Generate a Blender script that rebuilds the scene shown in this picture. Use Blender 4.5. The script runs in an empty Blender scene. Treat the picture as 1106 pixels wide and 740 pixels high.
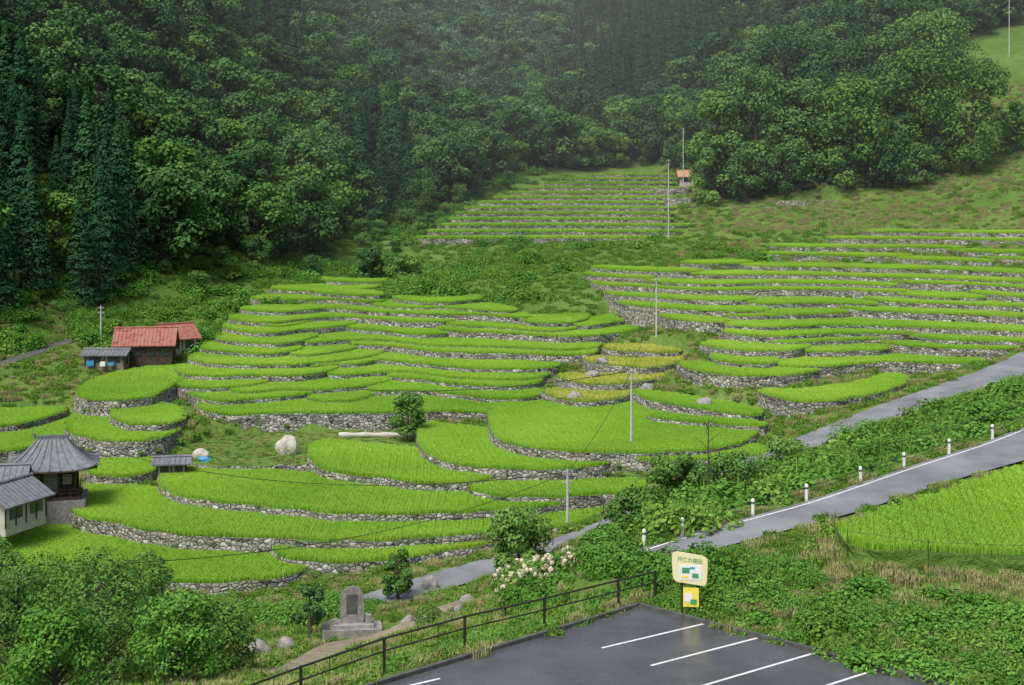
import bpy, bmesh, math, random, numpy as np
from mathutils import Vector
rng=np.random.default_rng(7); random.seed(7)
scene=bpy.context.scene
CZ=40.; FL=1500.; VH=215.
def S(u,v,d): return ((u-553)/FL*d, d, CZ-(v-VH)/FL*d)
def SH(u,v,h):
    d=FL*h/(v-VH); return ((u-553)/FL*d, d, CZ-h)
# ---------------- materials ----------------
def newmat(name):
    m=bpy.data.materials.new(name); m.use_nodes=True
    nt=m.node_tree; nt.nodes.clear()
    out=nt.nodes.new('ShaderNodeOutputMaterial'); return m,nt,out
def N(nt,t,**k):
    n=nt.nodes.new(t)
    for a,b in k.items(): setattr(n,a,b)
    return n
def ramp(nt,fac,cols):
    r=N(nt,'ShaderNodeValToRGB'); e=r.color_ramp.elements
    while len(e)<len(cols): e.new(0.5)
    for i,(p,c) in enumerate(cols): e[i].position=p; e[i].color=(*c,1)
    nt.links.new(fac,r.inputs[0]); return r.outputs[0]
def noise(nt,scale,detail=4,coord=None,rough=.6):
    n=N(nt,'ShaderNodeTexNoise'); n.inputs['Scale'].default_value=scale; n.inputs['Detail'].default_value=detail; n.inputs['Roughness'].default_value=rough
    if coord is None:
        g=N(nt,'ShaderNodeNewGeometry'); coord=g.outputs['Position']
    nt.links.new(coord,n.inputs['Vector']); return n.outputs[0]
def mixc(nt,f,a,b,mode='MIX'):
    m=N(nt,'ShaderNodeMix',data_type='RGBA',blend_type=mode)
    for s,val in ((m.inputs[0],f),(m.inputs[6],a),(m.inputs[7],b)):
        if hasattr(val,'is_linked'): nt.links.new(val,s)
        elif isinstance(val,(int,float)): s.default_value=val
        else: s.default_value=(*val,1)
    return m.outputs[2]
def math_(nt,op,a,b=0.):
    m=N(nt,'ShaderNodeMath',operation=op)
    for s,val in ((m.inputs[0],a),(m.inputs[1],b)):
        if hasattr(val,'is_linked'): nt.links.new(val,s)
        else: s.default_value=val
    return m.outputs[0]
def mat_leaf(name,cols,transl=.25,isl=.6,obj=.4,nscale=None,namt=.5):
    m,nt,out=newmat(name)
    g=N(nt,'ShaderNodeNewGeometry'); o=N(nt,'ShaderNodeObjectInfo')
    f=math_(nt,'ADD',math_(nt,'MULTIPLY',g.outputs['Random Per Island'],isl),math_(nt,'MULTIPLY',o.outputs['Random'],obj))
    if nscale:
        nn=noise(nt,nscale,2)
        f=math_(nt,'ADD',math_(nt,'MULTIPLY',f,1-namt),math_(nt,'MULTIPLY',math_(nt,'SUBTRACT',math_(nt,'MULTIPLY',nn,2.),.5),namt))
    n=len(cols); c=ramp(nt,f,[(i/(n-1),cc) for i,cc in enumerate(cols)])
    p=N(nt,'ShaderNodeBsdfDiffuse'); nt.links.new(c,p.inputs[0])
    if transl:
        t=N(nt,'ShaderNodeBsdfTranslucent'); mx=N(nt,'ShaderNodeMixShader'); mx.inputs[0].default_value=transl
        nt.links.new(c,t.inputs[0]); nt.links.new(p.outputs[0],mx.inputs[1]); nt.links.new(t.outputs[0],mx.inputs[2]); nt.links.new(mx.outputs[0],out.inputs[0])
    else: nt.links.new(p.outputs[0],out.inputs[0])
    return m
def mat_std(name,cols,scale=3.,rough=.8,bump=.2,spec=.3,metal=0.,bscale=None):
    m,nt,out=newmat(name)
    p=N(nt,'ShaderNodeBsdfPrincipled'); p.inputs['Roughness'].default_value=rough; p.inputs['Specular IOR Level'].default_value=spec; p.inputs['Metallic'].default_value=metal
    tc=N(nt,'ShaderNodeTexCoord').outputs['Object']
    nn=noise(nt,scale,5,tc)
    n=len(cols); c=ramp(nt,nn,[(.3+.4*i/max(1,n-1),cc) for i,cc in enumerate(cols)])
    nt.links.new(c,p.inputs['Base Color'])
    if bump:
        b=N(nt,'ShaderNodeBump'); b.inputs['Strength'].default_value=bump; b.inputs['Distance'].default_value=.05
        nt.links.new(noise(nt,bscale or scale*4,4,tc),b.inputs['Height']); nt.links.new(b.outputs[0],p.inputs['Normal'])
    nt.links.new(p.outputs[0],out.inputs[0]); return m
def mat_stone(name,size=.42,moss=.45):
    m,nt,out=newmat(name)
    g=N(nt,'ShaderNodeNewGeometry'); mp=N(nt,'ShaderNodeMapping'); mp.inputs['Scale'].default_value=(1/size,1/size,1.5/size)
    nt.links.new(g.outputs['Position'],mp.inputs[0])
    v=N(nt,'ShaderNodeTexVoronoi'); v.inputs['Scale'].default_value=1; v.inputs['Randomness'].default_value=.9; nt.links.new(mp.outputs[0],v.inputs['Vector'])
    e=N(nt,'ShaderNodeTexVoronoi',feature='DISTANCE_TO_EDGE'); e.inputs['Scale'].default_value=1; e.inputs['Randomness'].default_value=.9; nt.links.new(mp.outputs[0],e.inputs['Vector'])
    sep=N(nt,'ShaderNodeSeparateColor'); nt.links.new(v.outputs['Color'],sep.inputs[0])
    c=ramp(nt,sep.outputs[0],[(0,(.16,.16,.14)),(.4,(.29,.28,.24)),(.8,(.42,.41,.36)),(1,(.54,.53,.48))])
    c=mixc(nt,ramp(nt,noise(nt,9,3),[(.35,(0,0,0)),(.75,(.5,.5,.5))]),c,(.18,.18,.14))
    gap=ramp(nt,e.outputs[0],[(0.02,(0,0,0)),(.10,(1,1,1))])
    c=mixc(nt,gap,(.025,.027,.018),c)
    ms=ramp(nt,noise(nt,.5,5,rough=.75),[(.62-moss*.3,(0,0,0)),(.72-moss*.2,(1,1,1))])
    c=mixc(nt,ms,c,mixc(nt,noise(nt,6,3),(.05,.09,.02),(.14,.22,.045)))
    p=N(nt,'ShaderNodeBsdfDiffuse')
    b=N(nt,'ShaderNodeBump'); b.inputs['Strength'].default_value=.9; b.inputs['Distance'].default_value=.15
    nt.links.new(e.outputs[0],b.inputs['Height']); nt.links.new(b.outputs[0],p.inputs['Normal'])
    nt.links.new(c,p.inputs[0]); nt.links.new(p.outputs[0],out.inputs[0]); return m
def mat_ground(name='grass_ground',dark=False):
    m,nt,out=newmat(name)
    a=noise(nt,.12,6,rough=.7); b=noise(nt,2.2,4)
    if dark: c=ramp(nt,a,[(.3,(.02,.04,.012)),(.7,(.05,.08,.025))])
    else: c=ramp(nt,a,[(.3,(.09,.17,.03)),(.5,(.14,.24,.05)),(.66,(.21,.28,.08)),(.8,(.30,.28,.15))])
    c=mixc(nt,ramp(nt,b,[(.35,(0,0,0)),(.7,(1,1,1))]),mixc(nt,.5,c,(.03,.06,.01)),c)
    p=N(nt,'ShaderNodeBsdfDiffuse')
    bp=N(nt,'ShaderNodeBump'); bp.inputs['Strength'].default_value=.8; bp.inputs['Distance'].default_value=.3
    nt.links.new(noise(nt,3.5,5),bp.inputs['Height']); nt.links.new(bp.outputs[0],p.inputs['Normal'])
    nt.links.new(c,p.inputs[0]); nt.links.new(p.outputs[0],out.inputs[0]); return m
def mat_asphalt(name,wet=.5,base=.05):
    m,nt,out=newmat(name)
    a=noise(nt,.35,5); b=noise(nt,40,3)
    c=ramp(nt,a,[(.35,(base*.7,base*.75,base*.81)),(.65,(base*1.5,base*1.6,base*1.7))])
    c=mixc(nt,math_(nt,'MULTIPLY',b,.35),c,(base*2.4,base*2.4,base*2.4))
    p=N(nt,'ShaderNodeBsdfPrincipled')
    r=ramp(nt,noise(nt,.4,4),[(.38,(.12,)*3),(.62,(.5,)*3)])
    if wet: nt.links.new(r,p.inputs['Roughness'])
    else: p.inputs['Roughness'].default_value=.6
    bp=N(nt,'ShaderNodeBump'); bp.inputs['Strength'].default_value=.15; bp.inputs['Distance'].default_value=.02
    nt.links.new(b,bp.inputs['Height']); nt.links.new(bp.outputs[0],p.inputs['Normal'])
    nt.links.new(c,p.inputs['Base Color']); nt.links.new(p.outputs[0],out.inputs[0]); return m
M={}
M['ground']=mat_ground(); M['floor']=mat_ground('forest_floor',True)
M['wall']=mat_stone('dry_stone_wall',.42,.14)
M['wall2']=mat_stone('overgrown_stone_wall',.42,.5)
M['rice']=mat_leaf('rice_leaf',[(.20,.42,.045),(.35,.58,.07),(.50,.72,.12)],.3,.7,.0,.05,.62)
M['yellow']=mat_leaf('fallow_grass',[(.24,.36,.04),(.5,.54,.1),(.65,.6,.22)],.25,.7,.0,.3,.6)
M['weed']=mat_leaf('weed_leaf',[(.07,.14,.02),(.13,.26,.04),(.24,.40,.08)],.2,.6,.4)
M['kudzu']=mat_leaf('kudzu_leaf',[(.05,.12,.02),(.10,.25,.04),(.21,.43,.08)],.2,.6,.4,.25,.35)
M['dryweed']=mat_leaf('dry_grass',[(.2,.2,.08),(.36,.33,.16),(.22,.32,.08)],0,.7,.3)
M['broad']=mat_leaf('broadleaf',[(.026,.068,.026),(.058,.132,.042),(.12,.235,.066)],0,.4,.6)
M['broad2']=mat_leaf('light_broadleaf',[(.055,.13,.03),(.11,.225,.048),(.19,.34,.075)],.15,.5,.5)
M['broad_haze']=mat_leaf('haze_tinted_broadleaf',[(.06,.12,.06),(.09,.18,.085),(.15,.27,.12)],0,.4,.6)  # paler, bluer leaf colour with distance haze painted in, for far crowns
M['cedar']=mat_leaf('cedar_needles',[(.018,.055,.027),(.036,.095,.04),(.068,.155,.056)],0,.5,.5)
M['bark']=mat_std('bark',[(.05,.04,.03),(.12,.10,.08)],6)
M['lot']=mat_asphalt('wet_asphalt',True,.055)
M['road']=mat_asphalt('worn_asphalt',False,.14)
M['conc']=mat_std('concrete',[(.22,.22,.2),(.38,.37,.34)],2)
M['darkconc']=mat_std('weathered_kerb',[(.05,.055,.05),(.12,.12,.11)],3)
M['white']=mat_std('white_paint',[(.7,.7,.68),(.82,.82,.8)],3,.5,.05)
M['line']=mat_std('road_line_paint',[(.5,.51,.5),(.78,.78,.77)],5,.6,.05)
M['metal']=mat_std('dark_metal',[(.02,.018,.015),(.045,.04,.035)],5,.5,.05)
M['pole']=mat_std('concrete_pole',[(.42,.42,.40),(.55,.55,.53)],2,.7,.05)
M['tile']=mat_std('grey_roof_tile',[(.10,.11,.12),(.2,.215,.23)],2.5,.5,.3)
M['wood']=mat_std('dark_wood',[(.04,.028,.018),(.11,.075,.05)],4)
M['plaster']=mat_std('plaster',[(.4,.37,.31),(.55,.52,.45)],2)
M['red']=mat_std('red_roof',[(.16,.05,.04),(.34,.12,.09),(.25,.16,.13)],1.5,.6,.2)
M['orange']=mat_std('rusty_roof',[(.4,.2,.1),(.55,.33,.2)],1.5,.6,.2)
M['glass']=mat_std('window_glass',[(.02,.03,.04),(.05,.06,.07)],1,.15,0,.6)
M['blue']=mat_std('blue_tarp',[(.03,.2,.4),(.08,.35,.55)],3,.5)
M['granite']=mat_std('granite',[(.16,.15,.14),(.36,.34,.31)],4,.8,.5)
M['cream']=mat_std('sign_cream',[(.75,.68,.38),(.8,.74,.45)],2,.5,0)
M['green']=mat_std('sign_green',[(.05,.28,.12),(.08,.36,.16)],6,.5,0)
M['yel']=mat_std('sign_yellow',[(.8,.65,.08),(.85,.72,.12)],2,.5,0)
M['soil']=mat_std('soil',[(.16,.13,.08),(.32,.28,.19)],1.5)
M['petal']=mat_leaf('hydrangea_petal',[(.62,.36,.36),(.75,.68,.5),(.62,.66,.42)],.2,.7,.3)
# ---------------- mesh builder ----------------
class MB:
    def __init__(s): s.V=[];s.F=[];s.I=[];s.m=[];s.n=0
    def add(s,V,F,mat):
        if mat not in s.m: s.m.append(mat)
        k=s.m.index(mat); V=np.asarray(V,float).reshape(-1,3)
        s.V.append(V); s.F+= [tuple(int(i)+s.n for i in f) for f in F]; s.I+=[k]*len(F); s.n+=len(V)
    def box(s,c,sz,mat,rz=0.,rx=0.):
        x,y,z=[a/2 for a in sz]
        P=np.array([(i*x,j*y,k*z) for i in(-1,1) for j in(-1,1) for k in(-1,1)])
        if rx: cx,sx=math.cos(rx),math.sin(rx); P=P@np.array([[1,0,0],[0,cx,sx],[0,-sx,cx]])
        ca,sa=math.cos(rz),math.sin(rz); P=P@np.array([[ca,sa,0],[-sa,ca,0],[0,0,1]])
        s.add(P+np.array(c),[(0,1,3,2),(4,6,7,5),(0,4,5,1),(2,3,7,6),(0,2,6,4),(1,5,7,3)],mat)
    def cyl(s,p0,p1,r0,r1,mat,n=8,cap=True):
        p0=np.array(p0,float);p1=np.array(p1,float);d=p1-p0;L=np.linalg.norm(d)
        if L<1e-6:return
        d/=L; a=np.cross(d,(0,0,1.) if abs(d[2])<.9 else (1.,0,0)); a/=np.linalg.norm(a); b=np.cross(d,a)
        t=np.arange(n)*2*math.pi/n; ring=np.outer(np.cos(t),a)+np.outer(np.sin(t),b)
        V=np.vstack([p0+ring*r0,p1+ring*r1]); F=[(i,(i+1)%n,n+(i+1)%n,n+i) for i in range(n)]
        if cap: F+=[tuple(range(n))[::-1],tuple(range(n,2*n))]
        s.add(V,F,mat)
    def leaves(s,C,Nn,ls,mat,asp=.6):
        n=len(C); Nn=Nn/np.linalg.norm(Nn,axis=1)[:,None]
        r=rng.normal(size=(n,3)); t=np.cross(Nn,r); t/=np.linalg.norm(t,axis=1)[:,None]; b=np.cross(Nn,t)
        L=(ls*(.6+.8*rng.random(n)))[:,None]
        V=np.stack([C-t*L,C+b*L*asp,C+t*L,C-b*L*asp],1).reshape(-1,3)
        F=np.arange(4*n).reshape(n,4); s.add(V,F.tolist(),mat)
    def mesh(s,name,smooth=False):
        me=bpy.data.meshes.new(name); me.from_pydata(np.vstack(s.V).tolist(),[],s.F)
        for m in s.m: me.materials.append(m)
        me.polygons.foreach_set('material_index',s.I)
        if smooth: me.polygons.foreach_set('use_smooth',[True]*len(s.F))
        me.update(); return me
    def obj(s,name,loc=(0,0,0),rz=0,parent=None,smooth=False,link=True):
        o=bpy.data.objects.new(name,s.mesh(name,smooth)); o.location=loc; o.rotation_euler=(0,0,rz)
        if parent: o.parent=parent
        if link: scene.collection.objects.link(o)
        return o
def empty(name,loc,rz=0):
    o=bpy.data.objects.new(name,None); o.location=loc; o.rotation_euler=(0,0,rz); scene.collection.objects.link(o); return o
def cat(P,step=.8):
    P=np.asarray(P,float); Q=np.vstack([2*P[0]-P[1],P,2*P[-1]-P[-2]]); out=[]
    for i in range(1,len(Q)-2):
        p0,p1,p2,p3=Q[i-1:i+3]; n=max(2,int(np.linalg.norm((p2-p1)[:2])/step)); t=np.linspace(0,1,n,endpoint=False)[:,None]
        out.append(.5*((2*p1)+(-p0+p2)*t+(2*p0-5*p1+4*p2-p3)*t*t+(-p0+3*p1-3*p2+p3)*t**3))
    out.append(Q[-2:-1]); return np.vstack(out)
def inpoly(x,y,P):
    c=np.zeros(x.shape,bool); bx=(x>=P[:,0].min())&(x<=P[:,0].max())&(y>=P[:,1].min())&(y<=P[:,1].max())
    if not bx.any(): return c
    X=x[bx];Y=y[bx];r=np.zeros(X.shape,bool); n=len(P)
    for i in range(n):
        x1,y1=P[i];x2,y2=P[(i+1)%n]
        if y1==y2: continue
        k=((y1>Y)!=(y2>Y))&(X<(x2-x1)*(Y-y1)/(y2-y1)+x1); r^=k
    c[bx]=r; return c
def distline(x,y,P):
    d=np.full(x.shape,1e9)
    for i in range(len(P)-1):
        a=P[i];b=P[i+1];ab=b-a;L=ab@ab+1e-9; t=np.clip(((x-a[0])*ab[0]+(y-a[1])*ab[1])/L,0,1)
        d=np.minimum(d,np.hypot(x-a[0]-t*ab[0],y-a[1]-t*ab[1]))
    return d
# ---------------- terraces ----------------
TER=[]
def terr_w(P,z,W,kind='rice',poly=None,wm='wall'):
    P=cat(np.asarray(P,float)[:,:2],.8)
    if poly is not None:
        Q=np.vstack([P,np.asarray(poly)[:,:2]])
        TER.append(dict(z=z,poly=Q,front=P,kind=kind,wm=wm)); return
    s=np.concatenate([[0],np.cumsum(np.linalg.norm(np.diff(P,axis=0),axis=1))]); L=s[-1]
    ph=random.random()*6
    P=P.copy(); P[:,1]+=.3*np.sin(s*.45+ph)+.15*np.sin(s*1.3+ph*2)
    R=min(W*.5,L*.4); t=np.minimum(np.minimum(s,L-s)/R,1); e=np.sqrt(1-(1-t)**2)
    A=P.copy();A[:,1]+=W*.5*(1-e); B=P.copy();B[:,1]+=W*.5+W*.5*e
    TER.append(dict(z=z,poly=np.vstack([A,B[::-1][1:-1]]),front=A,kind=kind,wm=wm))
def terr(h,pts,W,kind='rice',wm='wall'):
    terr_w([SH(u,v,h) for u,v in pts],CZ-h,W,kind,wm=wm)
terr(26.0,[(-120,608),(-30,612),(60,622),(205,630),(300,630),(352,622)],16)
terr(25.5,[(281,598),(330,607),(430,604),(520,590),(565,580)],7)
terr(24.8,[(64,545),(82,558),(130,568),(200,577),(290,583),(400,584),(520,578),(620,567),(672,555)],13)
terr(24.1,[(160,519),(175,531),(230,542),(300,550),(400,556),(480,556),(560,550),(668,541)],14)
terr(23.6,[(500,533),(600,538),(705,531)],6)
terr(23.3,[(320,498),(350,508),(400,516),(450,522),(520,524),(550,521)],15)
terr(22.6,[(442,484),(465,496),(520,505),(600,509),(697,506)],20)
terr(21.7,[(523,472),(540,482),(600,489),(700,489),(780,488),(852,478)],29)
terr(22.2,[(680,500),(740,499),(800,494),(840,490)],5)
terr(23.7,[(163,507),(240,505),(325,502),(440,492)],20,'grass')
terr(20.6,[(45,434),(100,434),(160,430),(180,421)],31)
terr(21.6,[(110,440),(130,456),(180,466)],14)
terr(22.4,[(60,456),(88,473),(150,481),(175,479)],15)
terr(23.0,[(-120,490),(0,489),(62,484)],26)
terr(22.2,[(-120,462),(0,461),(50,455)],12)
terr(24.0,[(80,512),(120,516),(168,513)],9)
terr(20.7,[(686,430),(740,440),(800,449),(834,452)],9)
terr(21.2,[(700,452),(760,458),(835,462)],4)
terr(19.8,[(826,430),(880,435),(930,429),(992,412)],9)
for h,p in ((21.0,[(585,430),(640,434),(700,426)]),(20.2,[(600,412),(660,416),(738,405)]),(19.3,[(630,393),(700,397),(752,388)]),(18.7,[(650,379),(742,383)])): terr(h,p,9,'yellow')
def rowset(f,h,a,b,W,wm,cuts):
    # one contour of terraces, broken at "cuts" into plots stepping slightly in level
    ed=[a]+cuts+[b]; step=[0,.28,-.05,.3,.05]
    for i in range(len(ed)-1):
        hh=h+step[i%5]; u0=ed[i]-(8 if i else 0); u1=ed[i+1]+(10 if i<len(ed)-2 else 0)
        us=np.linspace(u0,u1,max(4,int((u1-u0)/55)+2))
        terr(hh,[(u,215+(f(u)-215)*hh/h+(1.5 if i%2 else 0)) for u in us],W+(i%2)*.7,wm=wm)
rows=[(447,21.9,198,600),(430,21.35,188,592),(417,20.78,172,588),(405,20.19,176,596),(393,19.57,190,610),(381,18.94,205,650),(370,18.28,222,655),(359,17.6,232,700),(349,16.89,238,690),(340,16.17,250,640),(330,15.41,262,560),(323,14.65,285,412)]
for i,(v,h,a,b) in enumerate(rows):
    amp=1 if i else .3
    def f(u,v=v,i=i,a=a,amp=amp): return v+amp*(4.5*math.sin((u-150)/62.+i*.12)+2*math.sin(u/27.+i*.5)-7*max(0,1-(u-a)/60.))
    cuts=sorted(random.sample(range(int(a)+70,int(b)-60,35),min(2 if i%3 else 1,3))) if i and b-a>200 else []
    cuts=[c for k,c in enumerate(cuts) if k==0 or c-cuts[k-1]>60]
    rowset(f,h,a,b,12,'wall',cuts)
    if i in(1,3,5,7,9):
        a2=a+(b-a)*random.uniform(.05,.45); b2=a2+(b-a)*random.uniform(.2,.35); hh=h-.3
        terr(hh,[(u,215+(f(u)-215)*hh/h-5.5+1.5*math.sin(u)) for u in np.linspace(a2,b2,5)],8)
for v,h,a,b in((313,14.6,325,420),(305,14.1,335,450),(326,15.,420,530)): terr(h,[(a,v-2),((a+b)/2,v+1),(b,v-3)],9,wm='wall2')
rr=[(403,738,900,150),(390,772,1082,156),(376,762,1180,162),(361,786,1180,168.5),(348,716,1180,175),(336,670,1180,182),(325,655,1180,189),(314,640,1180,196),(304,632,1180,203),(295,640,1180,210),(286,740,1180,217),(277,826,1180,225),(268,838,1180,232),(259,900,1180,239),(251,940,1180,246)]
for i,(v,a,b,d) in enumerate(rr):
    h=(v-VH)*d/FL; tl=10*math.sin(math.pi*min(1,max(0,(v-262)/(403-262))))
    def f(u,v=v,i=i,tl=tl):
        if i==0: return v+6*math.sin((u-740)/160*3.14)-2
        return v+(4.0*math.sin((u-700)/75+.18*i)+1.5*math.sin((u-600)/33+.4*i))*((v-VH)/190)+tl*(u-850)/300.
    cuts=sorted(random.sample(range(int(a)+70,1090,45),2)) if i and a<1000-100 else []
    cuts=[c for k,c in enumerate(cuts) if k==0 or c-cuts[k-1]>60]
    rowset(f,h,a,b,10.5,'wall' if i<10 else 'wall2',cuts)
    if i in (2,3,4,6,8):
        a2=random.uniform(a+30,880);b2=a2+random.uniform(90,180); hh=h-.4
        terr(hh,[(u,215+(f(u)-215)*hh/h-4.5) for u in np.linspace(a2,b2,5)],7)
cu=[(448,775),(456,738),(474,745),(484,728),(492,730),(500,732),(515,728),(532,734),(548,730),(572,738),(588,732),(612,738),(640,735)]
for i,(a,b) in enumerate(cu):
    z=32.3+1.13*i; d=268+6.2*i
    us=np.linspace(a,b,6)
    terr_w([((u-553)/FL*d, d+2.2*math.sin(u/45.+i*.3)-(u-600)*.01) for u in us],z,9,wm='wall2' if i%3 else 'wall')
# stone-faced banks beside the upper rows
for u0,u1,v,d in((700,752,214,303),(708,748,203,312),(835,912,217,286)):
    z=CZ-(v-VH)/FL*d; terr_w([((u-553)/FL*d,d+.8*math.sin(u*.1)) for u in np.linspace(u0,u1,4)],z,4,'grass')
nf=[SH(u,v,14.5) for u,v in[(902,570),(925,592),(1000,598),(1106,602),(1200,607)]]
nb=[SH(u,v,14.5) for u,v in[(1230,470),(1106,501),(1000,536),(925,560)]]
terr_w(nf,25.5,0,'rice',poly=nb,wm='ground')
# ---------------- roads ----------------
def rpts(L): return cat(np.array([SH(u,v,h) for u,v,h in L]),1.)
RD=[dict(name='hillside_road',P=rpts([(1330,395,13.2),(1220,437,13.8),(1106,480,14.2),(1000,513,14.6),(900,546,15.),(800,573,15.5),(740,590,15.9),(700,604,16.2),(668,617,16.5)]),w=5.2,w2=3.,k=[5.2,5.2,3.2,2.6],mat='road'),
    dict(name='valley_road',P=rpts([(1300,320,13.5),(1200,352,15.5),(1106,394,17.6),(1040,418,18.9),(960,446,20.2),(860,486,21.9),(760,527,23.1),(675,565,23.9),(600,592,24.6),(500,620,25.),(440,638,25.3),(400,652,25.4)]),w=6.,w2=3.2,k=[6,6,4.2,3.2],mat='road'),
    dict(name='farm_lane',P=cat(np.array([S(-60,408,155),S(0,393,163),S(40,380,172),S(75,368,180),S(100,360,187)]),1.),w=2.,w2=2.,k=[2.]*4,mat='darkconc')]
for r in RD:
    T=np.gradient(r['P'][:,:2],axis=0);T/=np.linalg.norm(T,axis=1)[:,None]; r['O']=np.stack([-T[:,1],T[:,0]],1)
    r['ww']=np.interp(np.linspace(0,1,len(r['P'])),[0,.35,.75,1],r['k'])
LOTZ=23.5
LOT=np.array([SH(u,v,16.5)[:2] for u,v in[(300,775),(415,738),(690,655),(1035,745),(1180,790),(1180,1000),(300,1000)]])
# ---------------- base terrain ----------------
C=[]
for t in TER:
    f=t['front']; st=max(1,len(f)//max(2,int(len(f)/8)))
    for p in f[::st]: C.append((p[0],p[1]-.3,t['z']-.9))
for r in RD:
    for p in r['P'][::6]: C.append(tuple(p))
for p in LOT: C.append((p[0],p[1],LOTZ))
for u,v,d in [(300,700,75),(250,740,62),(520,652,84),(600,640,78),(560,640,78),(640,632,70),(640,645,64),(375,684,80),(60,655,92),(0,700,70),(-100,700,80),(150,720,66),(330,690,78),(430,690,76),
 (950,500,95),(760,540,92),(1050,447,108),(700,565,88),(850,515,95),(1150,420,110),(560,690,62),(450,715,60),
 (500,305,225),(600,278,238),(700,264,245),(780,248,255),(850,248,255),(560,314,215),(640,288,225),(420,300,235),(340,298,240),
 (950,238,265),(1100,228,265),(1000,215,285),(860,224,280),(820,205,300),(770,185,340),(900,195,290),(1000,180,300),(1100,165,300),(1100,100,325),(1100,30,360),(1080,0,390),(900,60,365),(850,120,340),(950,-50,420),(760,160,355),
 (0,372,175),(-100,380,160),(60,364,184),(60,400,165),(110,345,197),(230,308,228),(330,288,258),(430,252,290),(500,213,320),(590,188,355),(700,176,370),(240,325,215),(150,385,180),
 (0,260,200),(0,100,250),(0,-50,320),(150,200,245),(200,50,310),(200,-50,370),(330,200,310),(350,80,380),(400,170,345),(430,60,480),(480,140,420),(560,150,430),(620,100,480),(500,0,640),(600,-30,640),(700,80,500),(760,0,520),(350,-20,520),(-100,100,200),(-100,-100,300),(850,-60,480),
 (30,545,112),(-60,545,115)]: C.append(S(u,v,d))
for x,y,z in [(0,0,33),(-60,0,30),(60,0,36),(0,20,28),(0,34,23.6),(40,30,26),(-40,30,22),(0,-60,45),(-300,900,230),(0,900,230),(300,900,240),(-500,400,230),(-500,100,180),(600,400,230),(600,100,170),(300,250,110),(250,150,60),(150,120,32),(-200,150,60),(-200,250,100),(-200,-60,60),(200,-60,70),(-90,100,16),(-110,130,25),(-600,1100,250),(600,1100,260),(0,1100,250),(150,60,30),(45,45,24.5),(24,52,24.6),(-600,-100,150),(600,-100,150),(0,-100,55)]: C.append((x,y,z))
C=np.array(C); n=len(C)
D=np.hypot(C[:,None,0]-C[None,:,0],C[:,None,1]-C[None,:,1])
A=np.zeros((n+1,n+1)); A[:n,:n]=D-1.2*np.eye(n); A[:n,n]=1;A[n,:n]=1
w=np.linalg.solve(A,np.append(C[:,2],0))
xs=np.unique(np.concatenate([np.arange(-600,-90,12.),np.arange(-90,125,1.),np.arange(125,610,12.)]))
ys=np.unique(np.concatenate([np.arange(-100,30,8.),np.arange(30,360,1.),np.arange(360,500,5.),np.arange(500,1110,15.)]))
X,Y=np.meshgrid(xs,ys,indexing='ij'); xf=X.ravel();yf=Y.ravel(); Z=np.empty_like(xf)
for i in range(0,len(xf),20000):
    s=slice(i,i+20000); Z[s]=np.hypot(xf[s,None]-C[None,:,0],yf[s,None]-C[None,:,1])@w[:n]+w[n]
Z+= .25*np.sin(xf*.31+1.3*np.sin(yf*.17))*np.sin(yf*.27+xf*.11)+ np.clip((yf-290)/100,0,1)*4*np.sin(xf*.06+np.sin(yf*.03))*np.sin(yf*.05)
top=np.full(Z.shape,-1e9)
for t in TER:
    k=inpoly(xf,yf,t['poly']); top[k]=np.maximum(top[k],t['z'])
k=top>-1e8; Z[k]=np.minimum(Z[k],top[k]-.5)
for r in RD:
    P=r['P']; d=distline(xf,yf,P[::2,:2]); kk=(d<r['w']/2+1.4)&~(top>-1e8)
    if kk.any():
        dd=np.hypot(xf[kk,None]-P[None,:,0],yf[kk,None]-P[None,:,1]); j=dd.argmin(1)
        ok=d[kk]<r['ww'][j]/2+1.4; q=np.where(kk)[0][ok]; Z[q]=P[j[ok],2]-.1
kl=inpoly(xf,yf,LOT)|(distline(xf,yf,np.vstack([LOT,LOT[:1]]))<1.1); Z[kl]=LOTZ-.12
Zg=Z.reshape(X.shape)
def gz(x,y):
    x=np.atleast_1d(np.asarray(x,float));y=np.atleast_1d(np.asarray(y,float))
    i=np.clip(np.searchsorted(xs,x)-1,0,len(xs)-2);j=np.clip(np.searchsorted(ys,y)-1,0,len(ys)-2)
    a=np.clip((x-xs[i])/(xs[i+1]-xs[i]),0,1);b=np.clip((y-ys[j])/(ys[j+1]-ys[j]),0,1)
    return Zg[i,j]*(1-a)*(1-b)+Zg[i+1,j]*a*(1-b)+Zg[i,j+1]*(1-a)*b+Zg[i+1,j+1]*a*b
def surf(x,y):
    z=gz(x,y)
    xx=np.atleast_1d(np.asarray(x,float));yy=np.atleast_1d(np.asarray(y,float))
    for t in TER:
        k=inpoly(xx,yy,t['poly']); z[k]=np.maximum(z[k],t['z'])
    return z
GP=cat(np.array([S(u,v,d) for u,v,d in[(300,735,62),(380,705,74),(450,685,79),(520,660,84)]]),1.)
CLR=[(*S(378,690,79)[:2],3.6),(*S(463,667,79)[:2],1.2),(*S(56,540,110)[:2],5.),(*S(8,556,103)[:2],4),(*S(310,703,73)[:2],1.)]
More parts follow.
